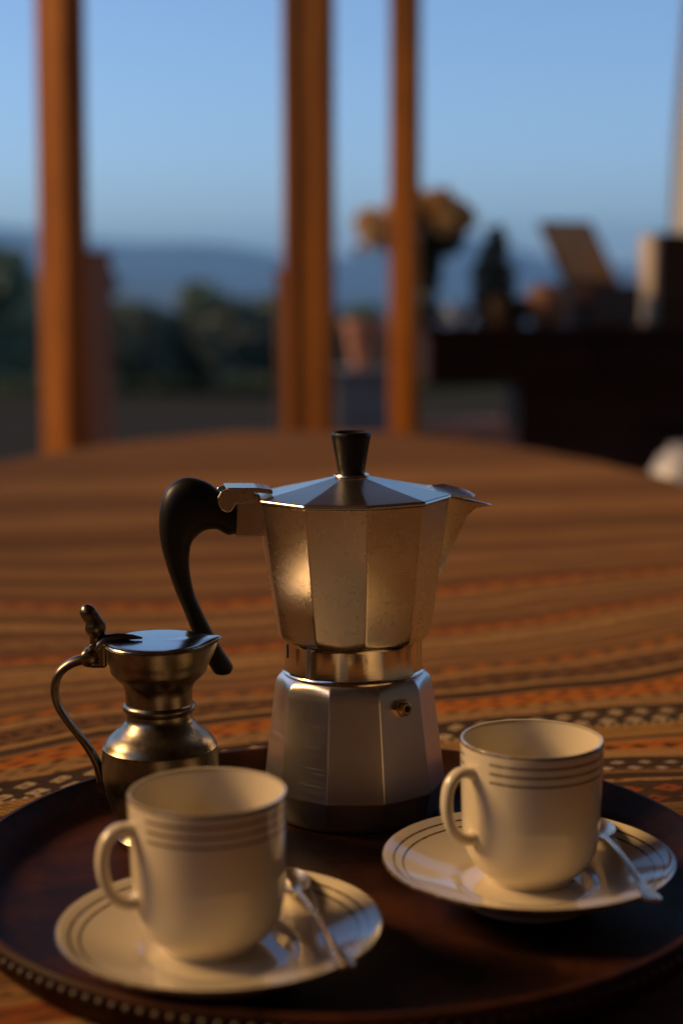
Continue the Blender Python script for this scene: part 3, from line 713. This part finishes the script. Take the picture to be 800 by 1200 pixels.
for i, (x, y, z, r) in enumerate(fh):
    tube('stem', [(0, 0, .06), (x*.15, y*.15, .16), (x, y, z-.02)], .0022, m_stem, bq, 6)
    leaf_cloud('flower_head', [((x, y, z), (r, r*1.35, r*1.0))], 520, .015, m_pet if i % 2 else m_pet2, bq, 100+i)
leaf_cloud('flower_head', [((-.225, 0, .245), (.022, .022, .016))], 60, .010, m_pink, bq, 140)
tube('stem', [(0, 0, .06), (-.06, 0, .18), (-.22, 0, .24)], .0018, m_stem, bq, 6)
leaf_cloud('foliage', [((-.05, 0, .25), (.085, .06, .05)), ((.05, 0, .27), (.075, .06, .05)), ((0, 0, .19), (.05, .045, .06)), ((.01, 0, .14), (.028, .028, .05))], 1100, .022, m_lfb, bq, 150)

m_pale = plain('pale_blue_glaze', (.50, .56, .62), .2, 0, .08, 20, coat=.3)
d_ = lathe('glazed_bowl', [(.001, 0), (.022, 0), (.026, .008), (.045, .035), (.056, .060), (.053, .060), (.042, .036), (.02, .010), (.001, .009)], m_pale, None, 40, loc=(.385, 5.22, .932))
tag(d_, 'small pale blue bowl right of the vase on the sideboard', 'bowl')
m_terra = plain('terracotta', (.42, .17, .09), .75, 0, .18, 12, bump=.1)
m_bask = wood('dark_basket', (.02, .012, .008), (.06, .035, .02), .8, 0, 10)
cp = thing('potted_cactus', 'grey-green bushy plant in a dark pot left of the open box', 'potted plant', (.505, 5.36, .932))
lathe('pot', [(.001, 0), (.055, 0), (.068, .06), (.075, .105), (.080, .108), (.080, .118), (.070, .118), (.066, .10), (.001, .10)], m_bask, cp, 40)
m_cact = leafmat('grey_green_needles', (.09, .11, .07), (.19, .20, .13))
leaf_cloud('foliage', [((0, 0, .21), (.055, .055, .075)), ((-.03, 0, .16), (.05, .05, .05)), ((.03, .01, .155), (.05, .05, .05)), ((.01, 0, .27), (.035, .035, .05))], 900, .016, m_cact, cp, 170)
tube('stem', [(0, 0, .10), (0, 0, .2), (.005, 0, .27)], [.012, .009, .004], m_bark, cp, 8)
for k in range(3): pass
tp = lathe('terracotta_pot', [(.001, 0), (.050, 0), (.066, .022), (.076, .055), (.074, .085), (.060, .110), (.044, .120), (.050, .130), (.044, .130), (.036, .118), (.001, .05)], plain('dark_terracotta', (.24, .11, .055), .8, 0, .2, 12), None, 48, loc=(.665, 5.17, .932))
tag(tp, 'round terracotta pot in front of the open box on the sideboard', 'pot')
bs = lathe('dark_basket', [(.001, 0), (.05, 0), (.060, .03), (.064, .07), (.060, .085), (.055, .085), (.056, .05), (.001, .01)], m_bask, None, 40, loc=(.535, 5.16, .932)); tag(bs, 'small dark round basket in front of the grey-green plant', 'basket')
# open wooden box, turned on the sideboard
ob = thing('open_wooden_box', 'dark wooden box with its brown-lined lid standing open on the sideboard', 'box', (.828, 5.32, .932), radians(24))
m_boxd = wood('dark_box_wood', (.050, .020, .010), (.13, .052, .024), .45, 0, 4); m_boxl = plain('tan_box_lining', (.42, .24, .11), .8, 0, .2, 20)
box('box_front', -.100, .100, -.135, -.125, 0, .125, m_boxd, ob, .002); box('box_back', -.100, .100, -.010, .0, 0, .125, m_boxd, ob, .002)
box('box_side', -.100, -.090, -.1245, -.0105, 0, .125, m_boxd, ob, .002); box('box_side', .090, .100, -.1245, -.0105, 0, .125, m_boxd, ob, .002); box('box_bottom', -.0895, .0895, -.1245, -.0105, 0, .008, m_boxl, ob, 0)
ld = box('lid', -.104, .104, .0, .014, 0, .275, m_boxd, ob, .003); ld.location = (0, 0, .128); ld.rotation_euler = (radians(-40), 0, 0)
ln = box('lid_lining', -.088, .088, -.003, -.0005, .018, .256, m_boxl, ld, 0)
# dark box with pale side at the right end
rb = thing('dark_cabinet_box', 'upright dark box with a pale left side at the right end of the sideboard', 'box', (1.108, 5.32, .932), radians(3))
box('body', -.10, .20, -.07, .12, 0, .29, m_boxd, rb, .004)
m_cream = plain('cream_panel', (.52, .42, .30), .6, 0, .1, 8)
box('side_panel', -.104, -.1005, -.066, .116, .004, .286, m_cream, rb, 0); box('corner_strip', -.100, -.088, -.0745, -.0705, .004, .286, m_cream, rb, 0)
# curtain at the right edge
def curtain():
    v = []; f = []; nx, nz = 60, 24
    for lay in (0, 1):
        for j in range(nz+1):
            z = .04+(2.56-.04)*j/nz; xl = 1.235+.012*(z-1.2)+.04*max(0, z-1.55)**1.3
            for i in range(nx+1):
                x = xl+(1.80-xl)*i/nx; v.append((x, 6.10-.95*(x-1.25)+.022*sin(i*.62+.5*sin(z*2))+.006*sin(i*1.7)+(.0015 if lay else 0), z))
    n = nx+1; N = n*(nz+1)
    for j in range(nz):
        for i in range(nx): a = j*n+i; f.append((a, a+1, a+n+1, a+n)); f.append((N+a, N+a+n, N+a+n+1, N+a+1))
    b = NB('white_curtain'); b.set(col=(.78, .75, .68), rough=.9); b.bump(b.noise(b.coord(), 300), .2, .001)
    tl = b.n('ShaderNodeBsdfTranslucent'); tl.inputs[0].default_value = (.78, .74, .66, 1); ms = b.n('ShaderNodeMixShader'); ms.inputs[0].default_value = .45
    b.t.links.new(b.p.outputs[0], ms.inputs[1]); b.t.links.new(tl.outputs[0], ms.inputs[2]); b.t.links.new(ms.outputs[0], b.t.nodes['Material Output'].inputs[0])
    o = mk('curtain', v, f, b.m); tag(o, 'white curtain hanging at the far right edge behind the sideboard', 'curtain')
curtain()
cr = tube('curtain_rail', [(1.15, 6.195, 2.585), (1.95, 5.435, 2.585)], .012, m_post_dark, None, 12); tag(cr, 'brown rail carrying the white curtain', 'curtain rail')
# white jar on the floor before the sideboard
wj = lathe('white_floor_jar', [(.001, 0), (.09, 0), (.115, .06), (.13, .25), (.125, .42), (.105, .52), (.075, .575), (.05, .59), (.05, .605), (.04, .605), (.035, .57), (.001, .5)], plain('white_ceramic', (.55, .56, .60), .35, 0, .04), None, 48, loc=(.975, 4.51, 0))
tag(wj, 'white ceramic jar low at the right edge, before the dark sideboard', 'jar')
# pedestal with terracotta pot, terracotta brick planter
m_stone = plain('grey_stone', (.16, .165, .17), .9, 0, .2, 6, bump=.3)
pd = thing('stone_pedestal', 'grey stone pedestal under the terracotta garden pot', 'pedestal', (.105, 6.77, 0))
box('column', -.13, .13, -.1, .1, .05, .68, m_stone, pd, .01); box('foot', -.15, .15, -.12, .12, 0, .049, m_stone, pd, .006); box('slab', -.15, .15, -.12, .12, .681, .72, m_stone, pd, .006)
gp = lathe('garden_pot', [(.001, 0), (.055, 0), (.075, .12), (.085, .16), (.095, .165), (.095, .195), (.080, .195), (.075, .15), (.001, .14)], m_terra, None, 40, loc=(.10, 6.77, .722)); tag(gp, 'terracotta garden pot on the grey pedestal between the posts', 'pot')
wl = thing('brick_planter', 'low terracotta brick wall seen under the left end of the sideboard', 'low wall', (.35, 6.71, 0))
for r in range(7):
    for c_ in range(4):
        o = box('brick', 0, .235, 0, .11, 0, .064, m_terra, wl, .003) if r == 0 and c_ == 0 else link(br_.copy(), wl)
        if r == 0 and c_ == 0: br_ = o
        o.location = (c_*.243+(.12 if r % 2 else 0), 0, r*.072)
        if r % 2 == 0: pass
box('mortar', .01, 1.06, .012, .098, .002, .49, m_stone, wl, 0)

# ------------------------------------------------------------------ haze
HZ_TOP = max((v.co.z for o in bpy.data.objects if o.name.startswith('hills') for v in o.data.vertices))+8
hz = box('haze', -9500, 9500, -200, 9300, -43.2, HZ_TOP, m_dark, None, bevel=0); hz['kind'] = 'stuff'
hm = bpy.data.materials.new('air_haze'); hm.use_nodes = True; hn = hm.node_tree; hn.nodes.clear()
pv = hn.nodes.new('ShaderNodeVolumePrincipled'); pv.inputs['Color'].default_value = (.22, .55, 1.0, 1); pv.inputs['Density'].default_value = 1.75e-4; pv.inputs['Anisotropy'].default_value = .25
mo = hn.nodes.new('ShaderNodeOutputMaterial'); hn.links.new(pv.outputs[0], mo.inputs['Volume']); hz.data.materials.clear(); hz.data.materials.append(hm)
